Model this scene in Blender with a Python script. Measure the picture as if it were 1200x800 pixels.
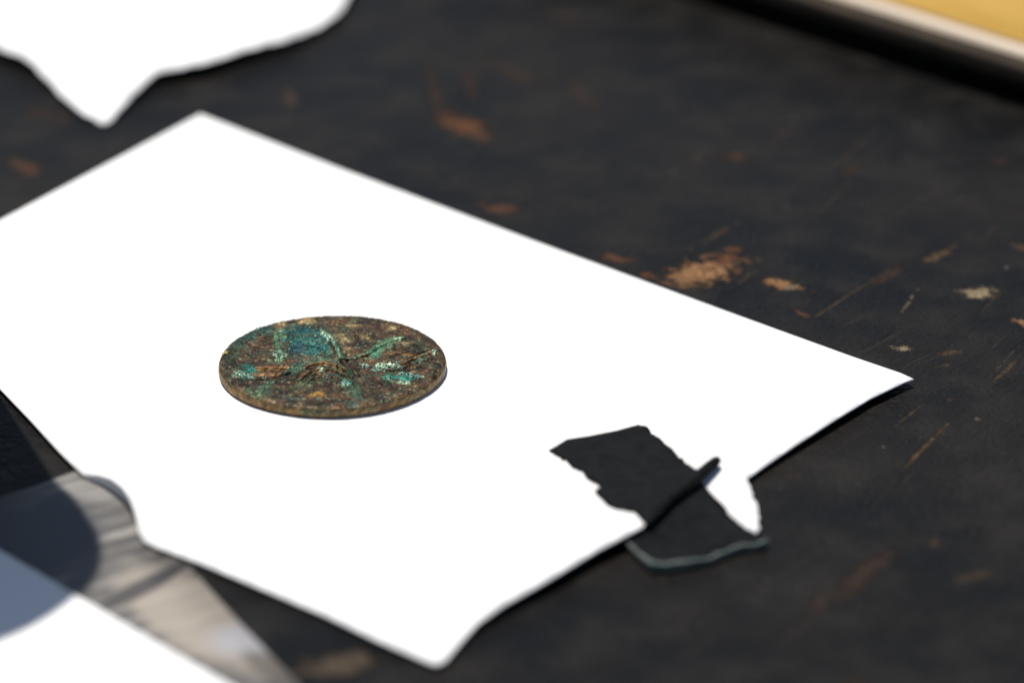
import bpy, bmesh, math, random
import numpy as np
from mathutils import Vector, Matrix
from mathutils.geometry import delaunay_2d_cdt

random.seed(7)
for o in list(bpy.data.objects):
    bpy.data.objects.remove(o)
S = bpy.context.scene
COL = S.collection

# ------------------------------------------------------------------ camera
ELEV = math.radians(24.4)
DIST = 0.575
FPX = 5000.0                      # focal length in pixels of a 1200 px wide frame
cam_d = bpy.data.cameras.new('camera')
cam = bpy.data.objects.new('camera', cam_d)
COL.objects.link(cam)
cam_d.sensor_width = 36.0
cam_d.lens = FPX * 36.0 / 1200.0
cam_d.clip_start = 0.01
cam_d.clip_end = 50
CAM = Vector((0, -DIST * math.cos(ELEV), DIST * math.sin(ELEV)))
cam.location = CAM
cam.rotation_euler = (math.pi / 2 - ELEV, 0, 0)
cam_d.dof.use_dof = True
cam_d.dof.focus_distance = DIST - 0.0095
cam_d.dof.aperture_fstop = 11.5
cam_d.dof.aperture_blades = 0
S.camera = cam

# ------------------------------------------------------------------ sky, sun, exposure
SUN_EL = math.radians(66)
sun_h = Vector((-0.36, 0.93, 0)).normalized()
SUN_DIR = Vector((sun_h.x * math.cos(SUN_EL), sun_h.y * math.cos(SUN_EL), math.sin(SUN_EL)))
world = bpy.data.worlds.new('World')
S.world = world
world.use_nodes = True
wn = world.node_tree
bg = wn.nodes['Background']
sky = wn.nodes.new('ShaderNodeTexSky')
sky.sky_type = 'NISHITA'
sky.sun_disc = False
sky.sun_elevation = SUN_EL
sky.sun_rotation = math.atan2(sun_h.x, sun_h.y)
wn.links.new(sky.outputs[0], bg.inputs[0])
bg.inputs[1].default_value = 0.07
sl = bpy.data.lights.new('sun', 'SUN')
sl.energy = 4.6
sl.angle = math.radians(0.53)
sl.color = (1.0, 0.95, 0.88)
so = bpy.data.objects.new('sun', sl)
COL.objects.link(so)
so.rotation_euler = (-SUN_DIR).to_track_quat('-Z', 'Y').to_euler()
so.location = (-0.3, 0.5, 0.8)
S.view_settings.view_transform = 'Standard'
S.view_settings.look = 'None'
S.view_settings.gamma = 1
S.view_settings.use_curve_mapping = False
S.view_settings.exposure = 0.0

# ------------------------------------------------------------------ helpers
_R = Vector((1, 0, 0)); _U = Vector((0, math.sin(ELEV), math.cos(ELEV)))
_F = Vector((0, math.cos(ELEV), -math.sin(ELEV)))
def P(x, y, z=0.0):
    """point of the photograph (1200x800) -> place in the scene at height z"""
    d = _F * FPX + _R * (x - 600) + _U * (400 - y)
    return CAM + d * ((z - CAM.z) / d.z)

def tag(o, label=None, cat=None, group=None, kind=None):
    if label: o['label'] = label
    if cat: o['category'] = cat
    if group: o['group'] = group
    if kind: o['kind'] = kind
    return o

def link(name, me, mat=None, parent=None):
    o = bpy.data.objects.new(name, me)
    COL.objects.link(o)
    if mat: me.materials.append(mat)
    if parent: o.parent = parent
    return o

def empty(name, loc):
    o = bpy.data.objects.new(name, None)
    o.empty_display_size = 0.01
    COL.objects.link(o)
    o.location = loc
    return o

def child(o, root):
    o.parent = root
    o.matrix_parent_inverse = Matrix.Translation(-root.location)
    return o

rng = np.random.default_rng(11)
_tab = rng.random((512, 512))
def vnoise(x, y, seed=0):
    x = np.asarray(x, float) + seed * 17.31; y = np.asarray(y, float) + seed * 9.77
    xi = np.floor(x).astype(int); yi = np.floor(y).astype(int)
    fx = x - xi; fy = y - yi
    fx = fx * fx * (3 - 2 * fx); fy = fy * fy * (3 - 2 * fy)
    a = _tab[xi % 512, yi % 512]; b = _tab[(xi + 1) % 512, yi % 512]
    c = _tab[xi % 512, (yi + 1) % 512]; d = _tab[(xi + 1) % 512, (yi + 1) % 512]
    return (a * (1 - fx) + b * fx) * (1 - fy) + (c * (1 - fx) + d * fx) * fy
def fbm(x, y, o=4, seed=0):
    t = 0; a = 1; n = 0
    for k in range(o):
        t = t + a * vnoise(np.asarray(x) * 2 ** k, np.asarray(y) * 2 ** k, seed + k); n += a; a *= .55
    return t / n
def sstep(a, b, x):
    t = np.clip((x - a) / (b - a), 0, 1)
    return t * t * (3 - 2 * t)

class N:
    """small node helper"""
    def __init__(s, name):
        s.m = bpy.data.materials.new(name); s.m.use_nodes = True
        s.t = s.m.node_tree; s.b = s.t.nodes['Principled BSDF']
    def n(s, kind, **kw):
        nd = s.t.nodes.new('ShaderNode' + kind)
        for k, v in kw.items(): setattr(nd, k, v)
        return nd
    def l(s, a, b): s.t.links.new(a, b)
    def val(s, sock, v):
        if hasattr(v, 'links'): s.l(v, sock)
        else: sock.default_value = v
    def math(s, op, a, b=0.0, c=None):
        nd = s.n('Math', operation=op); s.val(nd.inputs[0], a); s.val(nd.inputs[1], b)
        if c is not None: s.val(nd.inputs[2], c)
        return nd.outputs[0]
    def mix(s, f, a, b, mode='MIX'):
        nd = s.n('Mix', data_type='RGBA', blend_type=mode)
        s.val(nd.inputs[0], f)
        for i, v in ((6, a), (7, b)):
            if hasattr(v, 'links'): s.l(v, nd.inputs[i])
            else: nd.inputs[i].default_value = (*v, 1)
        return nd.outputs[2]
    def ramp(s, x, lo, hi, a=0.0, b=1.0):
        nd = s.n('MapRange', interpolation_type='SMOOTHSTEP')
        s.val(nd.inputs[0], x)
        for i, v in zip((1, 2, 3, 4), (lo, hi, a, b)): nd.inputs[i].default_value = v
        return nd.outputs[0]
    def noise(s, vec, scale, detail=4, rough=.55, out=0, dist=0.0):
        nd = s.n('TexNoise'); s.l(vec, nd.inputs['Vector'])
        nd.inputs['Scale'].default_value = scale; nd.inputs['Detail'].default_value = detail
        nd.inputs['Roughness'].default_value = rough; nd.inputs['Distortion'].default_value = dist
        return nd.outputs[out]
    def mapping(s, vec, loc=(0, 0, 0), rot=(0, 0, 0), scale=(1, 1, 1), t='POINT'):
        nd = s.n('Mapping', vector_type=t); s.l(vec, nd.inputs[0])
        nd.inputs[1].default_value = loc; nd.inputs[2].default_value = rot; nd.inputs[3].default_value = scale
        return nd.outputs[0]
    def bump(s, h, dist, strength=1.0, prev=None):
        nd = s.n('Bump'); s.l(h, nd.inputs['Height']); nd.inputs['Distance'].default_value = dist
        nd.inputs['Strength'].default_value = strength
        if prev is not None: s.l(prev, nd.inputs['Normal'])
        return nd.outputs[0]
    def obj(s): return s.n('TexCoord').outputs['Object']
    def pos(s): return s.n('NewGeometry').outputs['Position']
    def set(s, **kw):
        for k, v in kw.items():
            sk = s.b.inputs[k.replace('_', ' ')]
            if hasattr(v, 'links'): s.l(v, sk)
            else: sk.default_value = (*v, 1) if isinstance(v, tuple) and len(v) == 3 else v
        return s.m

# ------------------------------------------------------------------ materials
def paper_mat(name, col=(.86, .86, .85)):
    k = N(name); v = k.obj()
    fib = k.noise(v, 900, 5, .65)
    sp = k.ramp(k.noise(v, 420, 2), .80, .84)
    c = k.mix(k.math('MULTIPLY', sp, .12), col, (.35, .30, .26))
    c = k.mix(k.math('MULTIPLY', fib, .06), c, (.74, .74, .72))
    nrm = k.bump(fib, .00008, .5)
    return k.set(Base_Color=c, Roughness=.8, Normal=nrm, Specular_IOR_Level=.25)
M_PAPER = paper_mat('white_paper')

def table_mat():
    k = N('worn_black_paint'); v = k.pos()
    big = k.noise(v, 16, 5, .6)
    med = k.noise(v, 90, 5, .6)
    fine = k.noise(v, 900, 4, .6)
    c = k.mix(k.ramp(big, .35, .7), (.0040, .0043, .0047), (.0140, .0112, .0086))
    c = k.mix(k.math('MULTIPLY', k.ramp(med, .42, .70), .6), c, (.0205, .0180, .0150))
    # scratches that run along the table (towards upper right of the picture)
    a = P(900, 420); b = P(1050, 325); ang = math.atan2(b.y - a.y, b.x - a.x)
    warp = k.n('VectorMath', operation='ADD')
    k.l(v, warp.inputs[0])
    wv = k.n('VectorMath', operation='SCALE'); k.l(k.noise(v, 40, 2, .5, out=1), wv.inputs[0]); wv.inputs[3].default_value = .006
    k.l(wv.outputs[0], warp.inputs[1])
    st = k.mapping(warp.outputs[0], rot=(0, 0, -ang))
    st = k.mapping(st, scale=(22, 420, 1))
    streak = k.noise(st, 1.0, 3, .6)
    sm = k.math('MULTIPLY', k.ramp(streak, .60, .74), k.ramp(k.noise(v, 30, 3), .42, .66))
    c = k.mix(k.math('MULTIPLY', sm, .55), c, (.060, .038, .024))
    dk = k.math('MULTIPLY', k.ramp(streak, .40, .28), k.ramp(k.noise(v, 24, 3), .5, .6))
    c = k.mix(k.math('MULTIPLY', dk, .6), c, (.007, .007, .008))
    nz = k.noise(v, 420, 5, .7)
    nz2 = k.noise(v, 1700, 3, .65)
    rag = k.math('ADD', k.math('MULTIPLY', k.math('SUBTRACT', nz, .5), 3.6), k.math('MULTIPLY', k.math('SUBTRACT', nz2, .5), 2.0))
    wa = k.n('Attribute', attribute_name='wear'); wd = k.n('Attribute', attribute_name='wear_distance')
    d = k.math('ADD', wd.outputs['Fac'], rag)
    chip = k.math('MULTIPLY', k.ramp(d, 1.05, .60), wa.outputs['Alpha'])
    var = k.mix(k.ramp(nz2, .36, .60), (.30, .27, .25), (1.15, 1.15, 1.15)); var = k.mix(1.0, wa.outputs['Color'], var, 'MULTIPLY')
    c = k.mix(chip, c, var)
    # pale dust specks
    vo = k.n('TexVoronoi'); k.l(v, vo.inputs['Vector']); vo.inputs['Scale'].default_value = 210
    dust = k.math('MULTIPLY', k.ramp(vo.outputs['Distance'], .085, .05), k.ramp(k.noise(v, 120, 2), .56, .66))
    c = k.mix(k.math('MULTIPLY', dust, .45), c, (.22, .20, .17))
    # relief: leathery paint grain, scratches, chips lower than the paint
    vg = k.n('TexVoronoi', feature='SMOOTH_F1'); k.l(v, vg.inputs['Vector']); vg.inputs['Scale'].default_value = 1300
    vg.inputs['Smoothness'].default_value = .6
    h = k.math('ADD', k.math('MULTIPLY', vg.outputs['Distance'], .5), k.math('MULTIPLY', fine, .5))
    nrm = k.bump(h, .00025, .9)
    nrm = k.bump(med, .0008, .5, nrm)
    nrm = k.bump(k.math('MULTIPLY', streak, -1), .0005, .35, nrm)
    nrm = k.bump(k.math('MULTIPLY', chip, -1), .00025, .7, nrm)
    rough = k.ramp(med, .3, .7, .34, .46)
    rough = k.math('ADD', rough, k.math('MULTIPLY', chip, .2))
    return k.set(Base_Color=c, Roughness=rough, Normal=nrm, Specular_IOR_Level=.065)
M_TABLE = table_mat()

def simple(name, col, rough=.6, scale=300, var=.25, bumpd=.0001, spec=.4, stretch=(1, 1, 1), col2=None):
    k = N(name); v = k.mapping(k.obj(), scale=stretch)
    n1 = k.noise(v, scale, 5, .6)
    c = k.mix(k.ramp(n1, .3, .7), tuple(q * (1 - var) for q in col), col2 or tuple(min(1, q * (1 + var)) for q in col))
    return k.set(Base_Color=c, Roughness=rough, Normal=k.bump(n1, bumpd, .5), Specular_IOR_Level=spec)
M_TAPE = simple('black_cloth_tape', (.0055, .0064, .0072), .75, 500, .4, .0004, .07)
M_TAPE_EDGE = simple('tape_torn_edge', (.12, .145, .130), .7, 900, .35, .00015)
M_DARKWOOD = simple('dark_stained_wood', (.13, .095, .065), .6, 60, .3, .0002, .3, (1, 8, 8))
M_BLACK = simple('black_felt_base', (.006, .006, .006), .9, 300, .2)
M_RIMWOOD = simple('pale_varnished_wood', (.82, .68, .52), .35, 40, .05, .0001, .5, (1, 12, 12))
def yellow_mat():
    k = N('golden_varnished_wood'); v = k.mapping(k.obj(), scale=(3, 16, 16))
    n1 = k.noise(v, 10, 5, .6); n2 = k.noise(k.obj(), 40, 3)
    c = k.mix(k.ramp(n1, .3, .7), (.60, .345, .050), (.74, .45, .095))
    c = k.mix(k.math('MULTIPLY', k.ramp(n2, .5, .75), .5), c, (.60, .29, .05))
    return k.set(Base_Color=c, Roughness=.4, Normal=k.bump(n1, .0002, .3))
M_YELLOW = yellow_mat()
M_ADDED_TIN = simple('added_tin_lacquer', (.02, .02, .022), .35, 80, .2, .00005, .5)

# ------------------------------------------------------------------ table
# worn spots where the wood shows: centre, half length, half width (px along / across), tilt in the picture, colour, strength
TAN = (.25, .132, .060); ORG = (.120, .050, .021); PALE = (.26, .205, .13); RUST = (.036, .020, .013); OCH = (.085, .053, .027)
spots = [
    (822, 319, 44, 17, -22, TAN, 1), (848, 305, 18, 9, -30, ORG, .9), (800, 327, 20, 9, 0, TAN, .8), (858, 293, 12, 3, 0, ORG, .7),
    (915, 333, 22, 6, 14, TAN, 1), (926, 336, 9, 5, 10, PALE, .7), (720, 302, 22, 5, 12, ORG, .7), (757, 322, 18, 4, 15, ORG, .6),
    (585, 245, 24, 8, 8, ORG, .55), (543, 147, 32, 13, 28, ORG, .95), (556, 155, 15, 10, 50, ORG, .6), (510, 110, 36, 7, 75, RUST, .9),
    (551, 100, 22, 8, 80, RUST, .8), (600, 85, 50, 7, 25, RUST, .6), (680, 110, 26, 9, 55, RUST, .6), (28, 195, 19, 9, 38, ORG, .5), (55, 135, 24, 8, 20, RUST, .7),
    (340, 115, 12, 8, 70, OCH, .5), (1145, 343, 22, 8, -8, PALE, .95), (1099, 299, 22, 5, -28, OCH, .9), (1055, 407, 14, 4, 5, PALE, .85),
    (1062, 358, 20, 2, -55, PALE, .5), (1197, 378, 14, 4, 20, TAN, .9), (1196, 290, 14, 4, 20, OCH, .5), (937, 366, 14, 3, 30, ORG, .5), (985, 352, 45, 1.8, -33, OCH, .5), (1030, 322, 25, 1.6, -36, OCH, .35),
    (1040, 322, 22, 6, -40, RUST, .8), (1082, 525, 48, 2.6, -46, OCH, .95), (1180, 432, 34, 3, -45, OCH, .5), (1113, 413, 16, 3, -8, OCH, .6),
    (1146, 490, 4, 3, 0, PALE, .5), (1010, 672, 60, 13, -38, RUST, .75), (960, 705, 30, 10, -40, RUST, .6), (1095, 635, 8, 6, 0, OCH, .4), (860, 185, 22, 5, 8, RUST, .8),
    (995, 200, 16, 5, -10, RUST, .9), (840, 275, 30, 3, -30, OCH, .4), (865, 183, 9, 4, 0, ORG, .5), (817, 187, 8, 7, 90, OCH, .4),
    (395, 778, 50, 16, -10, (.085, .065, .045), .9), (1000, 800, 18, 8, 0, RUST, .9), (1140, 675, 30, 6, -20, OCH, .3), (660, 20, 24, 8, 20, RUST, .5),
    (1170, 190, 14, 5, 0, RUST, .6), (915, 160, 20, 6, -40, RUST, .4), (600, 300, 10, 3, 0, ORG, .2),
]
rs = random.Random(5)
for _ in range(36):                                   # many small scratches and nicks, mostly along the same direction
    x = rs.choice([rs.uniform(840, 1200), rs.uniform(500, 1200), rs.uniform(900, 1200)]); y = rs.uniform(20, 760) if rs.random() < .4 else rs.uniform(270, 500)
    if rs.random() < .6: spots.append((x, y, rs.uniform(10, 55), rs.uniform(.9, 2.2), rs.gauss(-40, 9), rs.choice([OCH, RUST, OCH, (.07, .06, .05)]), rs.uniform(.15, .5)))
    else: spots.append((x, y, rs.uniform(3, 9), rs.uniform(1.2, 3), rs.uniform(-60, 30), rs.choice([OCH, ORG, RUST]), rs.uniform(.3, .6)))
def table():
    def axis(lo, a, b, hi, fine):
        l = a - (a - lo) * np.linspace(1, 0, 24)[:-1] ** 2; r = b + (hi - b) * np.linspace(0, 1, 24)[1:] ** 2
        return np.concatenate([l, np.arange(a, b, fine), [b], r])
    xs = axis(-.65, -.085, .085, .65, .0004); ys = axis(-.36, -.125, .165, .58, .0004)
    Xg, Yg = np.meshgrid(xs, ys, indexing='ij'); nx, ny = Xg.shape
    D = np.full(Xg.shape, 5.0); A = np.zeros(Xg.shape + (4,))
    for (x, y, L, Wd, tilt, col, stg) in spots:
        t = math.radians(tilt)
        c0 = P(x, y); e1 = P(x + L * math.cos(t), y + L * math.sin(t)); e2 = P(x - Wd * math.sin(t), y + Wd * math.cos(t))
        u = e1 - c0; w = e2 - c0; uh = u.normalized(); hw = abs(-w.x * uh.y + w.y * uh.x)
        dx = Xg - c0.x; dy = Yg - c0.y
        d = np.hypot((dx * uh.x + dy * uh.y) / u.length, (-dx * uh.y + dy * uh.x) / hw)
        m = d < D
        D[m] = d[m]; A[m] = (*col, stg)
    Zg = np.zeros_like(Xg)
    co = np.stack([Xg, Yg, Zg], -1).reshape(-1, 3)
    idx = np.arange(nx * ny).reshape(nx, ny)
    q = np.stack([idx[:-1, :-1], idx[1:, :-1], idx[1:, 1:], idx[:-1, 1:]], -1).reshape(-1, 4)
    # sides and underside of the board
    rim = np.concatenate([idx[:, 0], idx[-1, 1:], idx[-2::-1, -1], idx[0, -2:0:-1]]); nr = len(rim); n0 = nx * ny
    low = co[rim].copy(); low[:, 2] = -.028
    co = np.concatenate([co, low]); li = n0 + np.arange(nr)
    sq = np.stack([np.roll(rim, -1), rim, li, np.roll(li, -1)], -1)
    quads = np.concatenate([q, sq])
    me = bpy.data.meshes.new('table_top')
    me.vertices.add(len(co)); me.vertices.foreach_set('co', co.astype(np.float32).ravel())
    me.loops.add(quads.size + nr); me.loops.foreach_set('vertex_index', np.concatenate([quads.ravel(), li[::-1]]).astype(np.int32))
    npoly = len(quads) + 1
    me.polygons.add(npoly); me.polygons.foreach_set('loop_start', np.concatenate([np.arange(len(quads)) * 4, [quads.size]]).astype(np.int32))
    me.update(calc_edges=True); me.validate()
    full = np.zeros((len(co), 4), np.float32); full[:n0] = A.reshape(-1, 4)
    ca = me.color_attributes.new('wear', 'FLOAT_COLOR', 'POINT'); ca.data.foreach_set('color', full.ravel())
    fd = np.full(len(co), 5, np.float32); fd[:n0] = D.ravel()
    da = me.attributes.new('wear_distance', 'FLOAT', 'POINT'); da.data.foreach_set('value', fd)
    o = link('table_top', me, M_TABLE)
    tag(o, kind='structure')
table()

# ------------------------------------------------------------------ sheets of paper and tape
def densify(pts, step=5.0, jag=0.0, seed=0):
    r = random.Random(seed); out = []
    n = len(pts)
    for i in range(n):
        a = pts[i]; b = pts[(i + 1) % n]
        L = math.hypot(b[0] - a[0], b[1] - a[1]); k = max(1, int(L / step))
        jg = a[3] if len(a) > 3 else jag
        for j in range(k):
            t = j / k
            q = [a[m] * (1 - t) + b[m] * t for m in range(3)]
            if j and jg:
                w = (vnoise((L * t + i * 37) / 8.0, seed + .5) - .5) * 3.4 * jg + (vnoise((L * t + i * 53) / 3.2, seed + 7.5) - .5) * 2.4 * jg
                q[0] += -(b[1] - a[1]) / L * w; q[1] += (b[0] - a[0]) / L * w
            out.append(tuple(q))
    return out

class Sheet:
    def __init__(s, name, bound, ctrl=(), spacing=.0016, thick=.00015, mat=None, step=5.0, jag=0.0, seed=1, power=3.0, zfun=None, smooth_ctrl=1e-5):
        bd = densify(bound, step, jag, seed)
        W = [P(x, y, z) for x, y, z in bd]
        ctl = [P(*c) for c in ctrl]
        s.src = np.array([tuple(p) for p in W[::2]] + [tuple(p) for p in ctl])
        s.power = power; s.eps = smooth_ctrl; s.zfun = zfun
        poly = np.array([(p.x, p.y) for p in W])
        x0, y0 = poly.min(0); x1, y1 = poly.max(0)
        gx, gy = np.meshgrid(np.arange(x0, x1, spacing), np.arange(y0, y1, spacing))
        gx = gx + (np.arange(gx.shape[0]) % 2)[:, None] * spacing * .5
        gx = gx.ravel(); gy = gy.ravel()
        inside = np.zeros(len(gx), bool)
        n = len(poly); dmin = np.full(len(gx), 1e9)
        for i in range(n):
            ax, ay = poly[i]; bx, by = poly[(i + 1) % n]
            if ay != by:
                cr = ((ay > gy) != (by > gy)) & (gx < (bx - ax) * (gy - ay) / (by - ay) + ax)
                inside ^= cr
            ex, ey = bx - ax, by - ay; L2 = ex * ex + ey * ey + 1e-18
            t = np.clip(((gx - ax) * ex + (gy - ay) * ey) / L2, 0, 1)
            dmin = np.minimum(dmin, np.hypot(gx - ax - t * ex, gy - ay - t * ey))
        ok = inside & (dmin > spacing * .35)
        ip = np.stack([gx[ok], gy[ok]], 1)
        iz = s.z(ip[:, 0], ip[:, 1])
        bz = np.array([p.z for p in W])
        if zfun is not None:
            iz = zfun(ip[:, 0], ip[:, 1], iz); bz = zfun(poly[:, 0], poly[:, 1], bz)
        co = [Vector(p) for p in poly] + [Vector(p) for p in ip]
        zz = list(bz) + list(iz)
        res = delaunay_2d_cdt(co, [(i, (i + 1) % n) for i in range(n)], [list(range(n))], 1, 1e-7)
        vs = []
        for v2, orig in zip(res[0], res[3]):
            vs.append((v2.x, v2.y, zz[orig[0]] if orig else float(s.z(np.array([v2.x]), np.array([v2.y]))[0])))
        me = bpy.data.meshes.new(name)
        nv = len(vs)
        cnt = {}
        tris = []
        for f in res[2]:
            f = list(f)
            a, b, c = (Vector(vs[i]) for i in f[:3])
            if (b - a).cross(c - a).z < 0: f.reverse()
            tris.append(f)
            for i in range(len(f)):
                e = (f[i], f[(i + 1) % len(f)]); cnt[e] = cnt.get(e, 0) + 1
        faces = [tuple(f) for f in tris] + [tuple(i + nv for i in reversed(f)) for f in tris]
        for (a, b) in cnt:
            if (b, a) not in cnt: faces.append((b, a, a + nv, b + nv))
        allv = vs + [(x, y, z - thick) for x, y, z in vs]
        me.from_pydata(allv, [], faces)
        me.update()
        sm = [True] * (2 * len(tris)) + [False] * (len(faces) - 2 * len(tris))
        me.polygons.foreach_set('use_smooth', sm)
        s.obj = link(name, me, mat)
    def z(s, x, y):
        x = np.asarray(x, float); y = np.asarray(y, float); out = np.zeros(len(x))
        for i in range(0, len(x), 4000):
            d = np.hypot(x[i:i + 4000, None] - s.src[None, :, 0], y[i:i + 4000, None] - s.src[None, :, 1]) + s.eps
            w = d ** -s.power
            out[i:i + 4000] = (w * s.src[None, :, 2]).sum(1) / w.sum(1)
        return out

mm = .001
# main sheet under the coin: heights of its upper face; the edge towards the tape is lifted, the torn bay curls down
Z0 = .25 * mm
main_bound = [
    (235, 134, .35 * mm), (400, 198, .3 * mm), (620, 280, .3 * mm), (850, 364, .35 * mm), (1000, 418, .5 * mm), (1056, 437, .9 * mm), (1071, 444, 1.1 * mm),
    (1060, 448, 1.1 * mm), (1020, 467, 1.1 * mm), (980, 491, 1.15 * mm), (930, 523, 1.0 * mm), (896, 546, .8 * mm), (875, 561, .8 * mm, 1.0),
    (880, 570, .6 * mm, 1.6), (888, 593, .35 * mm, 1.6), (891, 618, .3 * mm, 1.2), (886, 625, .3 * mm, 1.2), (866, 613, .3 * mm, 1.4), (848, 592, .35 * mm, 1.2), (826, 570, .6 * mm),
    (808, 574, 1.2 * mm), (780, 596, 1.7 * mm), (758, 612, 1.9 * mm), (752, 618, 1.9 * mm),
    (700, 645, 1.7 * mm), (640, 681, 1.6 * mm), (590, 709, 1.3 * mm), (560, 730, 1.0 * mm), (540, 752, .8 * mm), (522, 774, .7 * mm), (511, 779, .7 * mm), (500, 775, .7 * mm),
    (440, 749, .6 * mm), (386, 723, .55 * mm), (300, 687, .6 * mm), (240, 662, .6 * mm), (180, 640, .8 * mm), (170, 635, .8 * mm), (163, 624, 1.1 * mm), (159.5, 604, 1.8 * mm), (153, 585, 2.2 * mm), (143, 571, 2.2 * mm), (130, 561.5, 2.0 * mm), (115, 557, 1.4 * mm), (97, 556, .7 * mm),
    (70, 530, .8 * mm), (35, 492, .7 * mm), (0, 456, .6 * mm), (-60, 394, .5 * mm), (-150, 336, .4 * mm), (-60, 289, .35 * mm), (0, 258, .35 * mm), (120, 195, .35 * mm)]
main_ctrl = [(x, y, Z0) for x in range(180, 640, 60) for y in range(300, 560, 45)] + \
    [(700, 420, Z0), (800, 430, .3 * mm), (900, 440, .5 * mm), (620, 560, .5 * mm), (520, 640, .5 * mm), (700, 540, .9 * mm), (750, 560, 1.3 * mm), (790, 540, 1.1 * mm),
     (840, 500, .7 * mm), (730, 585, 1.6 * mm), (180, 590, 1.1 * mm), (165, 570, 1.1 * mm), (140, 552, 1.0 * mm), (200, 618, .8 * mm), (110, 530, .8 * mm), (200, 570, .7 * mm)]
main = Sheet('paper_sheet', main_bound, main_ctrl, spacing=.0013, mat=M_PAPER, step=4.0, seed=3, power=3.2)
tag(main.obj, 'large white paper sheet with torn edge lying under the bronze coin', 'paper sheet')

def lip():
    """torn flap at the bay of the sheet, bent down steeply to the card"""
    up = [(170, 635, .8), (163, 624, 1.1), (159.5, 604, 1.8), (153, 585, 2.2), (143, 571, 2.2), (130, 561.5, 2.0), (115, 557, 1.4), (97, 556, .7)]
    dn = [(x + 1.5 * (z - .3), y + 7.9 * (z - .27), .27) for x, y, z in up]
    def fine(q): return [tuple(np.interp(t, range(len(q)), [p[m] for p in q]) for m in range(3)) for t in np.linspace(0, len(q) - 1, 40)]
    A = [P(x, y, z * mm - .00004) for x, y, z in fine(up)]; B = [P(x, y, z * mm) for x, y, z in fine(dn)]
    rows = []
    for r in range(7):
        f = r / 6
        rows.append([(a.x * (1 - f) + b.x * f, a.y * (1 - f) + b.y * f, a.z * (1 - f ** 1.5) + b.z * f ** 1.5) for a, b in zip(A, B)])
    vs = [p for r in rows for p in r]; n = len(A)
    fs = [(r * n + i, r * n + i + 1, (r + 1) * n + i + 1, (r + 1) * n + i) for r in range(6) for i in range(n - 1)]
    me = bpy.data.meshes.new('folded_lip'); me.from_pydata(vs, [], fs); me.update()
    me.polygons.foreach_set('use_smooth', [True] * len(fs))
    o = link('folded_lip', me, M_PAPER, main.obj)
    md = o.modifiers.new('thickness', 'SOLIDIFY'); md.thickness = .00012; md.offset = 0
lip()

# second sheet, crumpled, beyond the main one
crum = [(-160, -40, 1.75 * mm), (-60, 20, 1.75 * mm), (0, 58, 1.75 * mm), (25, 66, 1.85 * mm), (42, 78, 1.75 * mm), (70, 112, 1.05 * mm), (100, 136, 0.50 * mm), (121, 147, 0.40 * mm), (133, 140, 0.50 * mm),
        (155, 112, 1.15 * mm), (184, 86, 1.75 * mm), (240, 75, 2.05 * mm), (290, 58, 1.95 * mm), (335, 48, 1.65 * mm), (375, 32, 1.35 * mm), (396, 16, 1.35 * mm), (406, 0, 1.35 * mm),
        (425, -30, 1.25 * mm), (380, -110, 0.75 * mm), (150, -160, 0.45 * mm), (-120, -130, 0.55 * mm)]
cctl = [*[(100 + 23 * i, 4 + 3.3 * i, 0.45 * mm) for i in range(11)], *[(95 + 23 * i, -8 + 3.2 * i, 3.05 * mm) for i in range(11)], *[(110 + 23 * i, 24 + 3 * i, 1.81 * mm) for i in range(9)], (120, 60, 2.43 * mm), (190, 55, 2.68 * mm), (110, 100, 1.56 * mm), (60, 40, 2.56 * mm),
        (200, -30, 2.80 * mm), (300, -20, 2.43 * mm), (80, -50, 2.43 * mm), (260, 48, 2.43 * mm), (20, -20, 2.31 * mm)]
s2 = Sheet('paper_sheet', crum, cctl, spacing=.002, mat=M_PAPER, step=6, jag=1.0, seed=9, power=3.0)
tag(s2.obj, 'crumpled white paper with a downward-pointing corner, apart from the coin', 'paper sheet')

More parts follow.
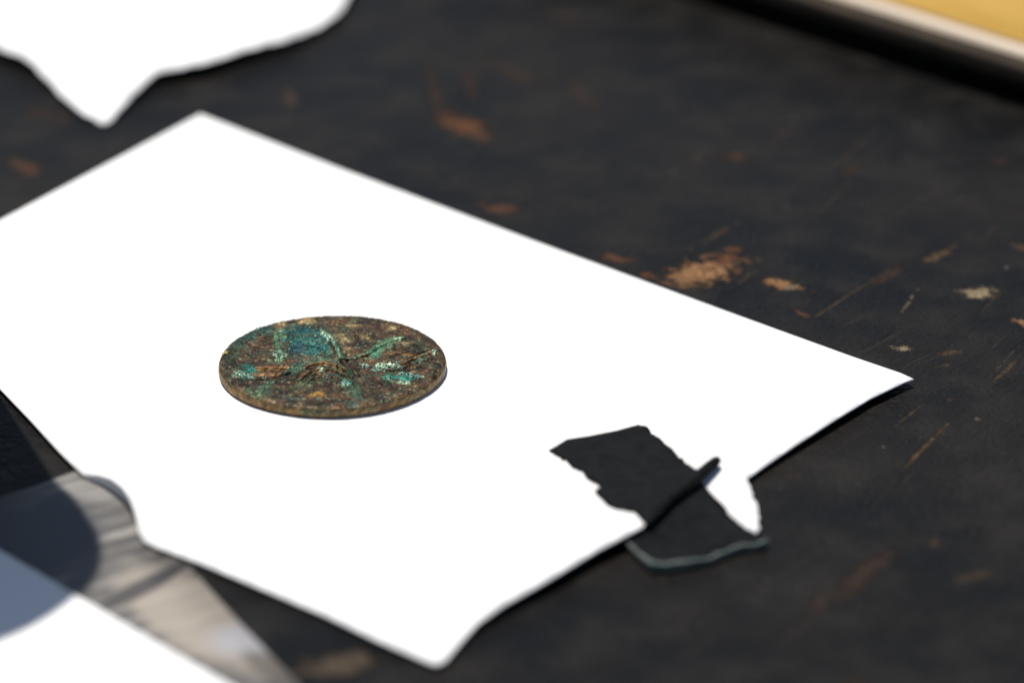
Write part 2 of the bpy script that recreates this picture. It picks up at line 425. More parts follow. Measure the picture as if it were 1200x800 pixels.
# printed card, half under the main sheet
def card_mat():
    k = N('print_with_painted_shadow'); v = k.pos()
    a = P(110, 640); b = P(210, 610); ang = math.atan2(b.y - a.y, b.x - a.x)
    m = k.mapping(v, rot=(0, 0, -ang))
    st = k.noise(k.mapping(m, scale=(60, 620, 1)), 1, 3, .55)
    big = k.noise(v, 130, 3)
    c = k.mix(k.ramp(st, .32, .66), (.060, .056, .052), (.27, .25, .225))
    wv = k.n('TexWave', bands_direction='Y'); k.l(m, wv.inputs['Vector']); wv.inputs['Scale'].default_value = 90; wv.inputs['Distortion'].default_value = 2.5; wv.inputs['Detail'].default_value = 3
    wv.inputs['Detail Scale'].default_value = 1.5
    c = k.mix(k.math('MULTIPLY', k.ramp(wv.outputs['Fac'], .62, .22), .85), c, (.045, .042, .040))
    c = k.mix(k.math('MULTIPLY', k.ramp(big, .45, .6), .7), c, (.085, .080, .075))
    def blob(x, y, L, Wd, tilt, soft=.25):
        t = math.radians(tilt); c0 = P(x, y); e1 = P(x + L * math.cos(t), y + L * math.sin(t)); e2 = P(x - Wd * math.sin(t), y + Wd * math.cos(t))
        u = e1 - c0; w = e2 - c0; uh = u.normalized(); hw = abs(-w.x * uh.y + w.y * uh.x)
        mp = k.mapping(v, loc=c0, rot=(0, 0, math.atan2(u.y, u.x)), scale=(u.length, hw, 1), t='TEXTURE')
        ln = k.n('VectorMath', operation='LENGTH'); k.l(mp, ln.inputs[0])
        return k.ramp(k.math('ADD', ln.outputs['Value'], k.math('MULTIPLY', k.math('SUBTRACT', big, .5), .5)), 1 + soft, 1 - soft)
    c = k.mix(k.math('MULTIPLY', blob(235, 725, 110, 42, 36), .72), c, (.40, .345, .28))
    c = k.mix(k.math('MULTIPLY', blob(285, 752, 34, 20, 20, .6), .8), c, (.42, .42, .45))
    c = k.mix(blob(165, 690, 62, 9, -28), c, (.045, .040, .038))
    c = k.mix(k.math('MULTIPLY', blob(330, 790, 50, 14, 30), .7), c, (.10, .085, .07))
    c = k.mix(blob(0, 630, 108, 62, 8, .12), c, (.050, .052, .055))  # dark disc of the round cast shadow, painted into the card colour
    c = k.mix(k.math('MULTIPLY', blob(105, 575, 34, 14, 20, .5), .6), c, (.30, .29, .27))
    return k.set(Base_Color=c, Roughness=.5)
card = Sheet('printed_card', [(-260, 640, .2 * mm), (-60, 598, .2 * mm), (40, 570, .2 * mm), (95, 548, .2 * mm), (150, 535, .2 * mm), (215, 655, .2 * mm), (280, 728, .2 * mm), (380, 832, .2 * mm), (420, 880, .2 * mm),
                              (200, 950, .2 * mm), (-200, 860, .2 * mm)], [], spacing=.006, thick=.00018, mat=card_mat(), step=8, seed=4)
tag(card.obj, 'grey printed picture card with fine stripes, partly under two white sheets', 'printed card')

# third sheet, lying across the card
s3 = Sheet('paper_sheet', [(-220, 516, .45 * mm), (-100, 586, .5 * mm), (0, 644, .6 * mm), (60, 679, .8 * mm), (76, 689, .9 * mm), (110, 708, .9 * mm), (180, 749, .7 * mm), (272, 802, .5 * mm), (420, 886, .45 * mm),
                           (330, 990, .45 * mm), (-60, 1010, .45 * mm), (-330, 700, .45 * mm)], [(50, 760, .6 * mm), (0, 850, .45 * mm), (-100, 700, .5 * mm)], spacing=.003, mat=M_PAPER, step=6, seed=5)
tag(s3.obj, 'white paper sheet lying across the striped printed card', 'paper sheet')

# torn black tape: upper half stuck to the sheet, a rolled fold where it leaves the sheet, lower half down on the table
def tape():
    root = empty('tape_strip', P(790, 600, 0))
    tag(root, 'torn strip of black tape folded over the edge of the white sheet', 'tape')
    def over(x, y, z):
        return np.maximum(z, main.z(x, y) + .22 * mm)
    up = Sheet('upper_half', [(643, 527, .8 * mm), (664, 515, .8 * mm), (690, 512, .8 * mm), (722, 506, .8 * mm), (748, 499, .8 * mm, .8), (754, 500, .8 * mm, 1.2), (775, 517, .9 * mm, 1.2), (800, 538, 1.1 * mm, .8),
                              (815, 549, 1.6 * mm), (828, 550, 1.9 * mm), (800, 574, 2.3 * mm), (774, 601, 2.3 * mm), (761, 613, 2.2 * mm, .3), (755, 611, 2.2 * mm, .3),
                              (742, 597, 2.0 * mm, 1.4), (728, 596, 1.9 * mm, 1.2), (714, 592, 1.8 * mm, .8), (704, 583, 1.7 * mm, .6), (698, 577, 1.6 * mm, .3), (697, 573, 1.6 * mm, .2), (703, 571, 1.5 * mm, .3), (700, 566, 1.5 * mm, .6), (690, 560, 1.4 * mm, 1.4), (676, 548, 1.1 * mm, 1.4)],
               [], spacing=.0008, thick=.00018, mat=M_TAPE, step=2.0, seed=21, zfun=over)
    child(up.obj, root)
    def lowz(x, y, z):
        return z
    lo = Sheet('lower_half', [(752, 612, 1.3 * mm), (775, 594, 1.3 * mm), (800, 574, 1.3 * mm), (818, 560, 1.3 * mm, .8), (826, 570, 1.0 * mm, 1.4), (845, 592, .75 * mm, 1.4), (860, 607, .65 * mm, 1.2), (868, 616, .65 * mm, .5), (899, 631, 1.0 * mm, .6),
                              (896, 634, .95 * mm), (874, 637, .8 * mm), (854, 642, .8 * mm), (834, 651, .9 * mm), (804, 657, 1.0 * mm), (767, 660, 1.1 * mm), (760, 656, 1.1 * mm), (746, 642, 1.1 * mm, .4), (732, 631, 1.0 * mm), (738, 622, .9 * mm)],
               [(790, 630, .5 * mm), (830, 630, .5 * mm), (810, 600, .8 * mm)], spacing=.0008, thick=.00018, mat=M_TAPE, step=2.0, seed=22)
    child(lo.obj, root)
    # rolled fold
    def tube(name, path, mat, seg=12, flat=1.0):
        bm = bmesh.new(); rings = []
        for i, (p, r) in enumerate(path):
            a = path[max(i - 1, 0)][0]; b = path[min(i + 1, len(path) - 1)][0]
            d = (b - a).normalized(); side = d.cross(Vector((0, 0, 1))).normalized(); upv = side.cross(d)
            ring = []
            for j in range(seg):
                t = 2 * math.pi * j / seg
                ring.append(bm.verts.new(p + side * math.cos(t) * r * flat + upv * math.sin(t) * r))
            rings.append(ring)
        for a, b in zip(rings, rings[1:]):
            for j in range(seg): bm.faces.new((a[j], a[(j + 1) % seg], b[(j + 1) % seg], b[j]))
        bm.faces.new(list(reversed(rings[0]))); bm.faces.new(rings[-1])
        bmesh.ops.recalc_face_normals(bm, faces=bm.faces[:])
        me = bpy.data.meshes.new(name); bm.to_mesh(me); bm.free()
        me.polygons.foreach_set('use_smooth', [True] * len(me.polygons))
        return link(name, me, mat)
    pts = [(757, 607, 1.9, .15), (762, 603.5, 1.9, .4), (768, 599, 1.9, .6), (780, 590, 1.9, .70), (796, 577, 1.9, .78), (812, 564, 1.9, .80), (824, 553, 1.8, .78), (832, 546, 1.75, .74), (838, 541, 1.7, .68), (841, 538.5, 1.7, .5), (842, 537.5, 1.7, .2)]
    f = tube('rolled_fold', [(P(x, y, z * mm), r * mm) for x, y, z, r in pts], M_TAPE)
    child(f, root)
    # frayed pale edge along the free end
    ep = [(732, 634, .55, .25), (739, 641, .6, .36), (748, 649.5, .6, .42), (757, 658, .6, .44), (765, 663.5, .6, .46), (776, 665, .6, .48), (790, 663.5, .6, .48), (804, 661.5, .6, .46), (820, 658.5, .6, .44), (834, 655, .55, .44), (845, 650, .55, .42),
          (856, 645.5, .55, .42), (872, 641.5, .6, .40), (886, 639.5, .62, .42), (896, 637.5, .62, .44), (900, 635, .6, .25)]
    fine = [tuple(np.interp(t, range(len(ep)), [q[m] for q in ep]) for m in range(4)) for t in np.linspace(0, len(ep) - 1, 70)]
    fine = [(x + (vnoise(i / 3.1, 4.5) - .5) * 1.6, y + (vnoise(i / 2.3, 8.5) - .5) * 2.6, z, r * (.85 + .9 * vnoise(i / 2.6, 2.5))) for i, (x, y, z, r) in enumerate(fine)]
    e = tube('torn_edge', [(P(x, y, z * mm), r * mm) for x, y, z, r in fine], M_TAPE_EDGE, 10, .55)
    e['label'] = 'pale grey-green torn end of the tape'
    child(e, root)
tape()

# ------------------------------------------------------------------ coin
def coin():
    zb = Z0 - .00002                       # rests on the sheet
    T = 1.42 * mm
    zt = zb + T
    L = P(257.5, 424, zt); R_ = P(521, 424, zt)
    c = (L + R_) / 2; rad = (R_ - L).length / 2
    top = P(389, 369.8, zt); bot = P(389, 478.2, zt)
    c.y = (top.y + bot.y) / 2
    root = empty('bronze_coin', (c.x, c.y, zb))
    tag(root, 'worn ancient bronze coin with green patina lying on white paper', 'coin')

    # field: picture coordinates of each surface point (x4 enlarged view, origin 240,355)
    def to_px(x, y, z):
        d = np.stack([x - CAM.x, y - CAM.y, z - CAM.z], -1)
        zc = d @ np.array(_F); return 600 + FPX * (d @ np.array(_R)) / zc, 400 - FPX * (d @ np.array(_U)) / zc
    def zv(x, y, z=zt):
        a, b = to_px(x, y, np.full_like(x, z)); return (a - 240) * 4, (b - 355) * 4

    def ell(X, Y, cx, cy, rx, ry, tilt=0, soft=.4, rag=0.0, seed=0, sc=14.0):
        t = math.radians(tilt); dx = X - cx; dy = Y - cy
        u = (dx * math.cos(t) + dy * math.sin(t)) / rx; w = (-dx * math.sin(t) + dy * math.cos(t)) / ry
        d = np.hypot(u, w)
        if rag: d = d + (fbm(X / sc, Y / sc * 2.2, 4, seed) - .5) * rag
        return sstep(1 + soft * .5, 1 - soft, d)
    def line(X, Y, pts, w, rag=0.0, seed=0):
        """stroke in the picture, w = half width in picture units along x; y is compressed by foreshortening"""
        best = np.full(X.shape, 1e9); k = 2.35
        for (ax, ay), (bx, by) in zip(pts, pts[1:]):
            ex, ey = bx - ax, (by - ay) * k; L2 = ex * ex + ey * ey
            t = np.clip(((X - ax) * ex + (Y - ay) * k * ey) / L2, 0, 1)
            best = np.minimum(best, np.hypot(X - ax - t * ex, (Y - ay) * k - t * ey))
        d = best / w
        if rag: d = d + (fbm(X / 12, Y / 6, 4, seed) - .5) * rag
        return sstep(1.25, .45, d)

    segs, rings = 720, 130
    th = np.linspace(0, 2 * np.pi, segs, endpoint=False)
    # uneven outline
    outl = 1 + .006 * np.sin(2 * th + .6) + .004 * np.sin(5 * th + 2) + .006 * (fbm(np.cos(th) * 6 + 20, np.sin(th) * 6 + 20, 4, 5) - .5)
    rr = np.linspace(0, 1, rings + 1)[1:] ** .85
    RR, TH = np.meshgrid(rr, th, indexing='ij')
    X = c.x + np.cos(TH) * RR * rad * outl[None, :]; Y = c.y + np.sin(TH) * RR * rad * outl[None, :]
    zx, zy = zv(X, Y)
    U = (X - c.x) / mm; V = (Y - c.y) / mm          # millimetres

    # ---- relief, in mm
    h = np.zeros_like(X)
    bust = ell(zx, zy, 490, 195, 165, 92, 8, .35, .25, 3, 40)
    h += .22 * bust
    h += .20 * ell(zx, zy, 475, 190, 105, 62, 5, .6, .3, 4, 30)
    h += .16 * line(zx, zy, [(540, 135), (580, 170), (615, 215), (640, 262), (690, 335)], 15, .5, 6)
    h += .20 * line(zx, zy, [(415, 362), (440, 322), (490, 294), (560, 284), (630, 298), (672, 322), (690, 350)], 13, .5, 7)
    h += .15 * line(zx, zy, [(450, 358), (485, 327), (545, 312), (610, 322), (660, 345)], 11, .5, 8)
    for q in range(5):                                   # folds of the drapery below the neck
        o_ = 14 * q
        h += .09 * line(zx, zy, [(425 + o_, 372), (455 + o_, 342 + o_ * .25), (520, 318 + o_ * .55), (600 - o_ * .2, 318 + o_ * .6), (660 - o_, 350 + o_ * .3)], 5, .4, 150 + q)
    for (a, b) in (((655, 300), (700, 372)), ((700, 300), (730, 350)), ((960, 265), (1060, 215)), ((940, 322), (1060, 280)), ((860, 262), (960, 232)), ((395, 150), (380, 240)), ((420, 132), (405, 250)), ((560, 150), (610, 240))):
        h -= .12 * line(zx, zy, [a, b], 4.5, .5, 160)
    h += .12 * line(zx, zy, [(500, 362), (545, 345), (600, 345), (650, 365)], 9, .4, 9)
    h += .16 * line(zx, zy, [(330, 145), (335, 180), (350, 230), (365, 270)], 16, .8, 10)
    h += .18 * line(zx, zy, [(235, 308), (300, 306), (395, 308)], 10, .3, 11)
    h += .12 * line(zx, zy, [(245, 332), (320, 330), (385, 322)], 22, .4, 12)
    h -= .16 * line(zx, zy, [(240, 360), (310, 352), (400, 330)], 7, .3, 13)
    h += .18 * line(zx, zy, [(640, 268), (700, 262), (760, 240), (815, 205), (870, 182), (930, 170)], 15, .7, 14)
    h += .20 * ell(zx, zy, 925, 225, 95, 50, -8, .5, .3, 15, 30)
    h -= .14 * ell(zx, zy, 915, 212, 40, 18, -10, .5, .2, 16, 20)
    h += .17 * line(zx, zy, [(860, 318), (930, 285), (1000, 255), (1070, 232)], 10, .4, 17)
    h -= .14 * line(zx, zy, [(880, 324), (950, 292), (1030, 256)], 7, .4, 18)
    h += .12 * line(zx, zy, [(930, 305), (1000, 275), (1060, 262)], 8, .4, 19)
    h += .12 * line(zx, zy, [(690, 345), (720, 400), (740, 450)], 15, .8, 20)
    h += .10 * line(zx, zy, [(255, 430), (280, 390), (340, 365), (430, 370), (500, 385), (560, 365)], 12, .9, 21)
    h += .15 * ell(zx, zy, 640, 165, 60, 30, 0, .6, .5, 22, 30) + .14 * ell(zx, zy, 480, 85, 45, 18, 0, .6, .4, 23, 30)
    h += .15 * ell(zx, zy, 535, 430, 42, 18, 0, .6, .4, 24, 20)
    h *= 1.35
    h += .16 * (fbm(U * .55, V * .55, 4, 30) - .5) + .17 * (fbm(U * 2.4, V * 2.4, 4, 31) - .5) + .06 * (fbm(U * 7, V * 7, 3, 32) - .5)
    pits = sstep(.60, .70, fbm(U * 2.0 + 9, V * 2.0, 3, 33)); h -= .09 * pits
    h += .12 * sstep(.86, .93, RR) * (.5 + fbm(U * .8, V * .8, 3, 34))          # remains of a raised border
    edge = sstep(.955, 1.0, RR); h -= .16 * edge
    # ---- patina colours
    def lerp(a, b, f): return a * (1 - f[..., None]) + np.array(b) * f[..., None]
    n1 = fbm(U * .7, V * .7, 5, 40); n2 = fbm(U * 2.6, V * 2.6, 4, 41); n3 = fbm(U * 6.5, V * 6.5, 3, 42); n4 = fbm(U * .9, V * .9, 4, 43)
    C = np.zeros(X.shape + (3,)) + np.array((.060, .034, .020))
    C = lerp(C, (.020, .014, .011), sstep(.44, .62, n1) * .85)
    C = lerp(C, (.100, .056, .028), sstep(.50, .68, n4) * .5)
    C = lerp(C, (.120, .085, .046), sstep(.60, .74, n2) * .35)
    C = lerp(C, (.110, .032, .020), sstep(.62, .72, fbm(U * 1.8 + 5, V * 1.8, 4, 45)) * .3)
    C = lerp(C, (.050, .075, .055), sstep(.54, .66, fbm(U * 1.1 + 3, V * 1.1, 5, 44)) * .55)
    TEAL = (.018, .115, .125); DEEP = (.010, .055, .100); MINT = (.23, .42, .36); GREEN = (.085, .185, .125); OCH = (.33, .20, .085); SAND = (.30, .215, .12); WHT = (.62, .66, .58)
    # high field beyond the head: sandy blotches
    for (a, b, rx, ry, s_) in ((480, 85, 48, 19, 1), (350, 105, 34, 14, 2), (640, 172, 62, 26, 3), (752, 160, 24, 11, 4), (665, 214, 26, 9, 5), (590, 130, 40, 16, 6), (880, 118, 30, 10, 7), (700, 105, 30, 10, 8), (955, 190, 40, 10, 9)):
        C = lerp(C, SAND, ell(zx, zy, a, b, rx, ry, 0, .7, 1.2, 50 + s_, 22) * .7)
    # orange lines on worn high strokes
    for pts, w, cl in (([(235, 310), (300, 308), (390, 308)], 13, (.30, .135, .055)), ([(245, 332), (320, 330), (385, 322)], 20, (.17, .080, .035)),
                       ([(440, 325), (490, 297), (560, 287), (630, 300), (672, 324)], 11, (.27, .15, .07)), ([(450, 358), (485, 327), (545, 313), (610, 322), (660, 345)], 16, (.19, .095, .04)),
                       ([(850, 245), (900, 238), (960, 250)], 14, (.33, .17, .06)), ([(860, 318), (930, 285), (1000, 255), (1070, 232)], 8, (.20, .10, .05)), ([(640, 268), (700, 262), (760, 242)], 8, (.21, .17, .09))):
        C = lerp(C, cl, line(zx, zy, pts, w, 2.0, 60 + len(pts)) * .6)
    C = lerp(C, (.48, .27, .07), ell(zx, zy, 535, 430, 34, 11, 0, .7, .9, 70, 14) * .95)
    # green to teal
    for (a, b, rx, ry, tl, cl, st, s_) in (
        (240, 130, 120, 30, -22, (.020, .075, .072), .85, 1), (150, 190, 60, 34, -40, (.020, .075, .072), .6, 2), (490, 190, 150, 82, 10, (.045, .085, .070), .75, 3), (480, 205, 100, 45, 12, TEAL, .95, 4), (520, 225, 55, 22, 0, (.012, .14, .16), .9, 5),
        (440, 225, 48, 20, 0, DEEP, .8, 6), (460, 140, 75, 22, 5, (.012, .105, .115), .9, 7), (545, 160, 40, 22, 30, TEAL, .8, 8), (350, 150, 26, 20, 0, GREEN, .9, 9), (335, 185, 16, 30, 0, GREEN, .8, 10), (350, 252, 26, 22, 10, MINT, .55, 11),
        (820, 215, 70, 30, -25, GREEN, .85, 12), (790, 235, 30, 20, -20, (.05, .19, .15), .8, 13), (870, 180, 60, 14, -8, GREEN, .7, 14), (190, 325, 60, 36, -10, (.022, .085, .070), .9, 15), (215, 310, 30, 22, 10, (.015, .15, .14), .8, 16),
        (430, 310, 45, 26, -40, (.03, .10, .09), .8, 17), (280, 400, 45, 26, -30, (.07, .125, .095), .7, 18), (640, 345, 50, 14, 20, (.055, .09, .06), .7, 19), (700, 410, 45, 40, 40, (.045, .075, .058), .75, 20), (690, 470, 40, 18, 0, (.045, .075, .07), .8, 21),
        (230, 425, 60, 20, 25, (.06, .095, .055), .8, 22), (860, 350, 24, 18, 0, (.03, .17, .14), .9, 23), (940, 345, 48, 20, 0, (.02, .24, .23), .9, 24), (660, 378, 24, 13, 0, (.03, .27, .25), .95, 25), (470, 380, 60, 20, -20, (.055, .080, .05), .7, 26),
        (1020, 200, 50, 18, 20, (.06, .085, .05), .6, 27), (880, 460, 20, 9, 0, (.05, .15, .12), .8, 28), (840, 430, 120, 12, -12, (.035, .05, .045), .6, 29), (120, 260, 40, 50, 0, (.03, .045, .035), .8, 30), (390, 445, 50, 14, 0, (.045, .07, .065), .7, 31)):
        m = ell(zx, zy, a, b, rx, ry, tl, .35, 2.3, 80 + s_, 22)
        C = lerp(C, cl, m * st)
    # green lines of patina that follow the worn outlines
    for pts, w, cl in (([(332, 140), (328, 180), (345, 230), (365, 275)], 9, GREEN), ([(370, 335), (430, 292), (500, 276), (600, 270), (660, 310), (690, 350)], 10, (.06, .115, .085)), ([(620, 268), (700, 262), (760, 240), (815, 205), (870, 182), (930, 170)], 9, GREEN),
                       ([(690, 385), (705, 420), (735, 455)], 12, (.05, .10, .08)), ([(430, 368), (500, 385), (560, 365), (640, 360)], 9, (.06, .09, .055)), ([(260, 430), (280, 392), (330, 368)], 10, (.08, .15, .11)), ([(540, 130), (590, 175), (640, 262)], 9, (.12, .24, .20))):
        C = lerp(C, cl, line(zx, zy, pts, w, 2.2, 90 + len(pts)) * .85)
    # pale mint crust
    mint = np.zeros_like(X)
    for (a, b, rx, ry, tl, st, s_) in ((590, 190, 62, 9, 38, .8, 1), (620, 220, 22, 9, 30, .9, 2), (850, 300, 62, 17, 0, 1, 3), (800, 318, 26, 8, 0, .8, 4), (752, 296, 18, 10, 0, .9, 5), (925, 335, 30, 10, 0, .7, 6), (985, 345, 36, 10, 0, .8, 7), (930, 372, 40, 8, 5, .75, 8),
                                     (655, 380, 20, 9, 0, .9, 9), (340, 240, 20, 6, 0, .9, 10), (360, 262, 14, 9, 0, .8, 11), (170, 335, 34, 16, 0, .6, 12), (215, 352, 24, 9, 0, .8, 13), (1075, 235, 14, 9, 0, .8, 14), (545, 320, 22, 8, 20, .6, 15), (860, 350, 15, 9, 0, .5, 16), (1010, 265, 36, 12, -30, .5, 17), (905, 175, 30, 6, -5, .55, 18), (365, 130, 22, 14, -20, .45, 19), (245, 118, 20, 8, 0, .4, 20)):
        mint = np.maximum(mint, ell(zx, zy, a, b, rx * .85, ry * .85, tl, .25, 2.8, 120 + s_, 15) * st)
    C = lerp(C, MINT, mint * .9)
    C = lerp(C, (.50, .60, .55), mint * sstep(.52, .64, n3) * .8)
    spk = sstep(.70, .76, fbm(U * 3.6 + 40, V * 3.6, 2, 47)); C = lerp(C, (.24, .28, .20), spk * .6 * sstep(.40, .55, n1))
    C = C * ((.75 + .6 * n3) * (.80 + .75 * sstep(.35, .65, n4)))[..., None] * np.array((.66, .66, .55))
    h += .20 * mint * (.5 + n3)
    C = lerp(C, np.array((.14, .092, .045)), edge * .55 * sstep(.4, .6, n2))
    # ---- side
    rows = 10
    sx, sy, sz, sc = [], [], [], []
    arc = th * rad / mm
    ue, ve = np.cos(th) * rad / mm, np.sin(th) * rad / mm
    htop = h[-1]
    for r in range(1, rows + 1):
        f = r / rows
        bul = 1 + .010 * math.sin(math.pi * min(1, f * 1.05)) - (.014 * max(0, (f - .8) / .2) ** 2)
        wob = .004 * (fbm(ue * 2 + f * 3, ve * 2 + f * 2, 4, 60) - .5) + .005 * (fbm(ue * 1.0, ve * 1.0 + f * 4, 3, 61) - .5)
        rad_ = rad * outl * (bul + wob)
        sx.append(c.x + np.cos(th) * rad_); sy.append(c.y + np.sin(th) * rad_)
        z_top = zt + htop * mm
        sz.append(z_top * (1 - f) + zb * f)
        m1 = fbm(ue * .9 + f * 1.6, ve * .9 + f * 1.4, 4, 62); m2 = fbm(ue * 2.2 + f * 4.2, ve * 2.2 + f * 3, 4, 63)
        cc = np.zeros((segs, 3)) + np.array((.105, .066, .036))
        cc = lerp(cc, (.20, .125, .062), sstep(.46, .64, m2) * .8)
        cc = lerp(cc, (.075, .090, .055), sstep(.50, .62, m1) * .8)
        cc = lerp(cc, (.30, .165, .065), sstep(.58, .68, fbm(ue * 1.3 + 9 + f * 2.4, ve * 1.3 + f, 3, 64)) * .7)
        cc = lerp(cc, (.24, .20, .13), sstep(.60, .72, fbm(ue * 4, ve * 4 + f * 6, 3, 65)) * .6)
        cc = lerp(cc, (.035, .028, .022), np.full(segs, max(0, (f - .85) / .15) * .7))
        sc.append(cc * 1.5)
    # ---- mesh
    verts = [(c.x, c.y, zt + float(h[0].mean()) * mm)]
    cols = [tuple(C[0].mean(0))]
    Zt = zt + h * mm
    verts += list(zip(X.ravel(), Y.ravel(), Zt.ravel()))
    cols += [tuple(q) for q in C.reshape(-1, 3)]
    for r in range(rows):
        verts += list(zip(sx[r], sy[r], sz[r])); cols += [tuple(q) for q in sc[r]]
    verts = [(x - c.x, y - c.y, z - zb) for x, y, z in verts]
    verts.append((0, 0, 0)); cols.append((.05, .03, .02))
    faces = []
    tot = rings + rows
    idx = lambda r, s: 1 + r * segs + s % segs
    for s_ in range(segs): faces.append((0, idx(0, s_), idx(0, s_ + 1)))
    for r in range(tot - 1):
        for s_ in range(segs): faces.append((idx(r, s_), idx(r + 1, s_), idx(r + 1, s_ + 1), idx(r, s_ + 1)))
    last = len(verts) - 1
    for s_ in range(segs): faces.append((last, idx(tot - 1, s_ + 1), idx(tot - 1, s_)))
    me = bpy.data.meshes.new('disc'); me.from_pydata(verts, [], faces); me.update()
    at = me.color_attributes.new('patina', 'FLOAT_COLOR', 'POINT')
    at.data.foreach_set('color', np.concatenate([np.clip(np.array(cols), 0, 1), np.ones((len(cols), 1))], 1).astype(np.float32).ravel())
    me.polygons.foreach_set('use_smooth', [True] * len(faces))
    k = N('corroded_bronze'); v = k.obj()
    ca = k.n('VertexColor', layer_name='patina')
    f1 = k.noise(v, 1500, 4, .65); f2 = k.noise(v, 3200, 3, .6)
    cc = k.mix(k.ramp(f1, .35, .68), (.75, .74, .72), (1.30, 1.26, 1.18)); cc = k.mix(1.0, ca.outputs['Color'], cc, 'MULTIPLY')
    vo = k.n('TexVoronoi'); k.l(v, vo.inputs['Vector']); vo.inputs['Scale'].default_value = 1500
    sp = k.math('MULTIPLY', k.ramp(vo.outputs['Distance'], .16, .10), k.ramp(k.noise(v, 500, 2), .52, .62))
    cc = k.mix(k.math('MULTIPLY', sp, .12), cc, (.42, .42, .32))
    nr = k.bump(k.math('ADD', f1, k.math('MULTIPLY', f2, .6)), .00012, .5)
    mat = k.set(Base_Color=cc, Roughness=k.ramp(f2, .3, .7, .33, .60), Normal=nr, Metallic=.25, Specular_IOR_Level=.12)
    d = link('disc', me, mat, root)

    # ---- crusts of corrosion: crystals standing on the face
    def z_at(x, y):
        r = math.hypot(x - c.x, y - c.y) / rad; t = math.atan2(y - c.y, x - c.x) % (2 * math.pi)
        ri = min(rings - 1, max(0, int(round((min(1, r) ** (1 / .85)) * rings)) - 1)); si = int(round(t / (2 * math.pi) * segs)) % segs
        return Zt[ri, si]
    def crust(label, col, areas, n, size, seed):
        r = random.Random(seed); bm = bmesh.new()
        for _ in range(n):
            a, b, rx, ry = r.choice(areas)
            q = r.random() ** .6; t = r.uniform(0, 6.283)
            p = P(240 + (a + rx * q * math.cos(t)) / 4, 355 + (b + ry * q * math.sin(t)) / 4, zt)
            if math.hypot(p.x - c.x, p.y - c.y) > rad * .985: continue
            s_ = size * mm * r.uniform(.4, 1.0) ** 1.5
            m = Matrix.Translation((p.x - c.x, p.y - c.y, z_at(p.x, p.y) - zb + s_ * .16)) @ Matrix.Rotation(r.uniform(0, 6.28), 4, Vector((r.random(), r.random(), r.random() + .1)).normalized()) @ Matrix.Diagonal((s_ * r.uniform(.6, 1.3), s_ * r.uniform(.6, 1.3), s_ * r.uniform(.4, .8), 1))
            g = bmesh.ops.create_icosphere(bm, subdivisions=1, radius=.5, matrix=m)
            for w in g['verts']: w.co += Vector((r.uniform(-1, 1), r.uniform(-1, 1), r.uniform(-1, 1))) * s_ * .10
        me2 = bpy.data.meshes.new('patina_crust'); bm.to_mesh(me2); bm.free()
        kk = N('crust_' + str(seed)); vv = kk.obj(); nn = kk.noise(vv, 1400, 3, .6)
        cm = kk.mix(kk.ramp(nn, .35, .65), tuple(q * .45 for q in col), tuple(min(.8, q * 1.35) for q in col))
        o = link('patina_crust', me2, kk.set(Base_Color=cm, Roughness=.45, Specular_IOR_Level=.6), root)
        o['label'] = label; o['kind'] = 'stuff'
    crust('deep teal grains on the head', (.012, .125, .135), [(480, 205, 100, 42), (520, 225, 60, 20), (460, 140, 70, 18)], 330, .26, 1)
    crust('pale mint flakes of corrosion', (.30, .47, .41), [(850, 300, 62, 16), (925, 340, 34, 12), (985, 345, 34, 9), (752, 296, 16, 8), (590, 190, 40, 14), (345, 245, 24, 16), (655, 380, 20, 8), (170, 335, 30, 14), (215, 352, 20, 8), (800, 318, 24, 7), (930, 370, 36, 6), (600, 280, 430, 160)], 190, .36, 2)
    crust('bright cyan grains on the head', (.02, .24, .27), [(490, 215, 85, 34), (530, 225, 50, 18), (460, 140, 70, 14), (250, 122, 60, 18)], 110, .30, 8)
    crust('bright turquoise crust', (.03, .30, .28), [(945, 340, 30, 12), (860, 352, 16, 9), (655, 376, 18, 8), (215, 312, 26, 18), (985, 348, 24, 8)], 120, .36, 3)
    crust('green grains along the worn lines', (.085, .19, .13), [(820, 210, 60, 24), (350, 150, 24, 24), (340, 200, 16, 40), (300, 395, 50, 20), (640, 345, 50, 14), (250, 120, 90, 26), (430, 310, 40, 20), (700, 410, 30, 36)], 300, .24, 4)
    crust('sandy yellow specks of dirt', (.36, .28, .13), [(600, 270, 460, 170), (880, 235, 60, 20), (640, 170, 60, 30)], 70, .20, 5)
    crust('white mineral specks', (.80, .80, .72), [(465, 453, 5, 3), (285, 456, 5, 3), (645, 378, 6, 3), (880, 460, 5, 3), (210, 352, 12, 4), (1075, 235, 8, 4), (465, 175, 8, 4), (520, 175, 6, 4), (600, 486, 12, 2)], 40, .34, 6)
    crust('yellow nodule on the rim', (.38, .33, .09), [(97, 238, 14, 9)], 22, .75, 7)
coin()

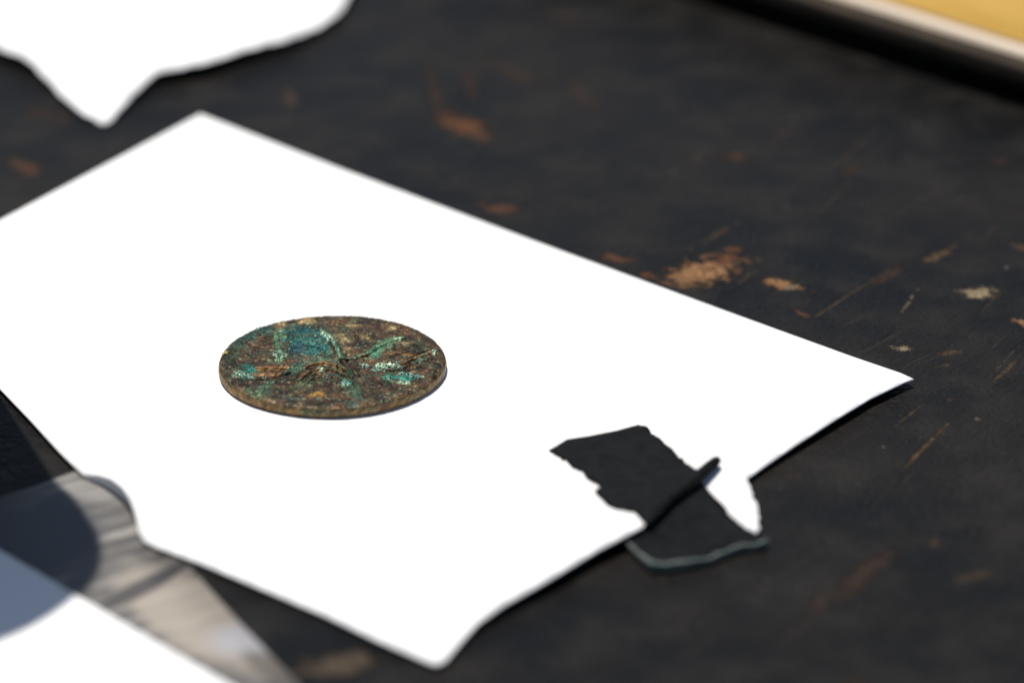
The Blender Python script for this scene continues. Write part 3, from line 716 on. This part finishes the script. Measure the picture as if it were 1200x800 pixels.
# ------------------------------------------------------------------ wooden tray, upper right
def tray():
    zl = 8.0 * mm
    a = P(930, -19.5, zl); b = P(1260, 84, zl)
    ex = (b - a); ex.z = 0; ex.normalize(); ey = Vector((-ex.y, ex.x, 0))
    o0 = a - ex * .10
    root = empty('wooden_tray', (o0.x, o0.y, 0)); root.rotation_euler.z = math.atan2(ex.y, ex.x)
    tag(root, 'golden yellow wooden tray with pale rim and dark sides standing on the table', 'tray')
    Lx, Ly = .30, .20
    def box(name, x0, x1, y0, y1, z0, z1, mat, bev=.0004):
        bm = bmesh.new(); bmesh.ops.create_cube(bm, size=1)
        for v in bm.verts:
            v.co = Vector(((x0 + x1) / 2 + v.co.x * (x1 - x0), (y0 + y1) / 2 + v.co.y * (y1 - y0), (z0 + z1) / 2 + v.co.z * (z1 - z0)))
        bmesh.ops.bevel(bm, geom=bm.edges[:], offset=bev, segments=3, affect='EDGES')
        me = bpy.data.meshes.new(name); bm.to_mesh(me); bm.free()
        me.polygons.foreach_set('use_smooth', [True] * len(me.polygons))
        return link(name, me, mat, root)
    box('base', .004, Lx - .004, .004, Ly - .004, 0, 3.6 * mm, M_BLACK)
    for (x0, x1, y0, y1) in ((0, Lx, 0, .006), (0, Lx, Ly - .006, Ly), (0, .006, .0062, Ly - .0062), (Lx - .006, Lx, .0062, Ly - .0062)):
        box('side_board', x0, x1, y0, y1, 3.5 * mm, 7.3 * mm, M_DARKWOOD)
    box('panel', .0055, Lx - .0055, .0055, Ly - .0055, 3.4 * mm, 7.0 * mm, M_YELLOW, .0002)
    w = .0032
    for (x0, x1, y0, y1) in ((0.0002, Lx - .0002, 0.0002, w), (.0002, Lx - .0002, Ly - w, Ly - .0002), (.0002, w, w + .0002, Ly - w - .0002), (Lx - w, Lx - .0002, w + .0002, Ly - w - .0002)):
        box('rim', x0, x1, y0, y1, 7.2 * mm, 8.1 * mm, M_RIMWOOD, .0004)
tray()

# ------------------------------------------------------------------ unseen tin added left of the view to cast the card's round shadow
def tin():
    H = .125; r = .0270
    sc = P(-142, 662, 0)                          # middle of its shadow on the table
    base = sc + Vector((SUN_DIR.x, SUN_DIR.y, 0)) * (H / SUN_DIR.z)
    root = empty('added_shadow_tin', (base.x, base.y, 0))
    tag(root, 'added black tin out of view that casts the round shadow on the printed card', 'tin')
    def lathe(name, prof, mat):
        bm = bmesh.new(); seg = 64; rings = []
        for (rr, z) in prof:
            rings.append([bm.verts.new((rr * math.cos(2 * math.pi * j / seg), rr * math.sin(2 * math.pi * j / seg), z)) for j in range(seg)])
        for a, b in zip(rings, rings[1:]):
            for j in range(seg): bm.faces.new((a[j], a[(j + 1) % seg], b[(j + 1) % seg], b[j]))
        bm.faces.new(list(reversed(rings[0]))); bm.faces.new(rings[-1])
        me = bpy.data.meshes.new(name); bm.to_mesh(me); bm.free()
        return link(name, me, mat, root)
    lathe('body', [(r - .002, 0), (r - .001, .001), (r - .001, H - .010)], M_ADDED_TIN)
    lathe('lid', [(r - .0004, H - .014), (r, H - .0135), (r, H - .001), (r - .001, H), (r - .003, H), (r - .004, H - .0008)], M_ADDED_TIN)
tin()
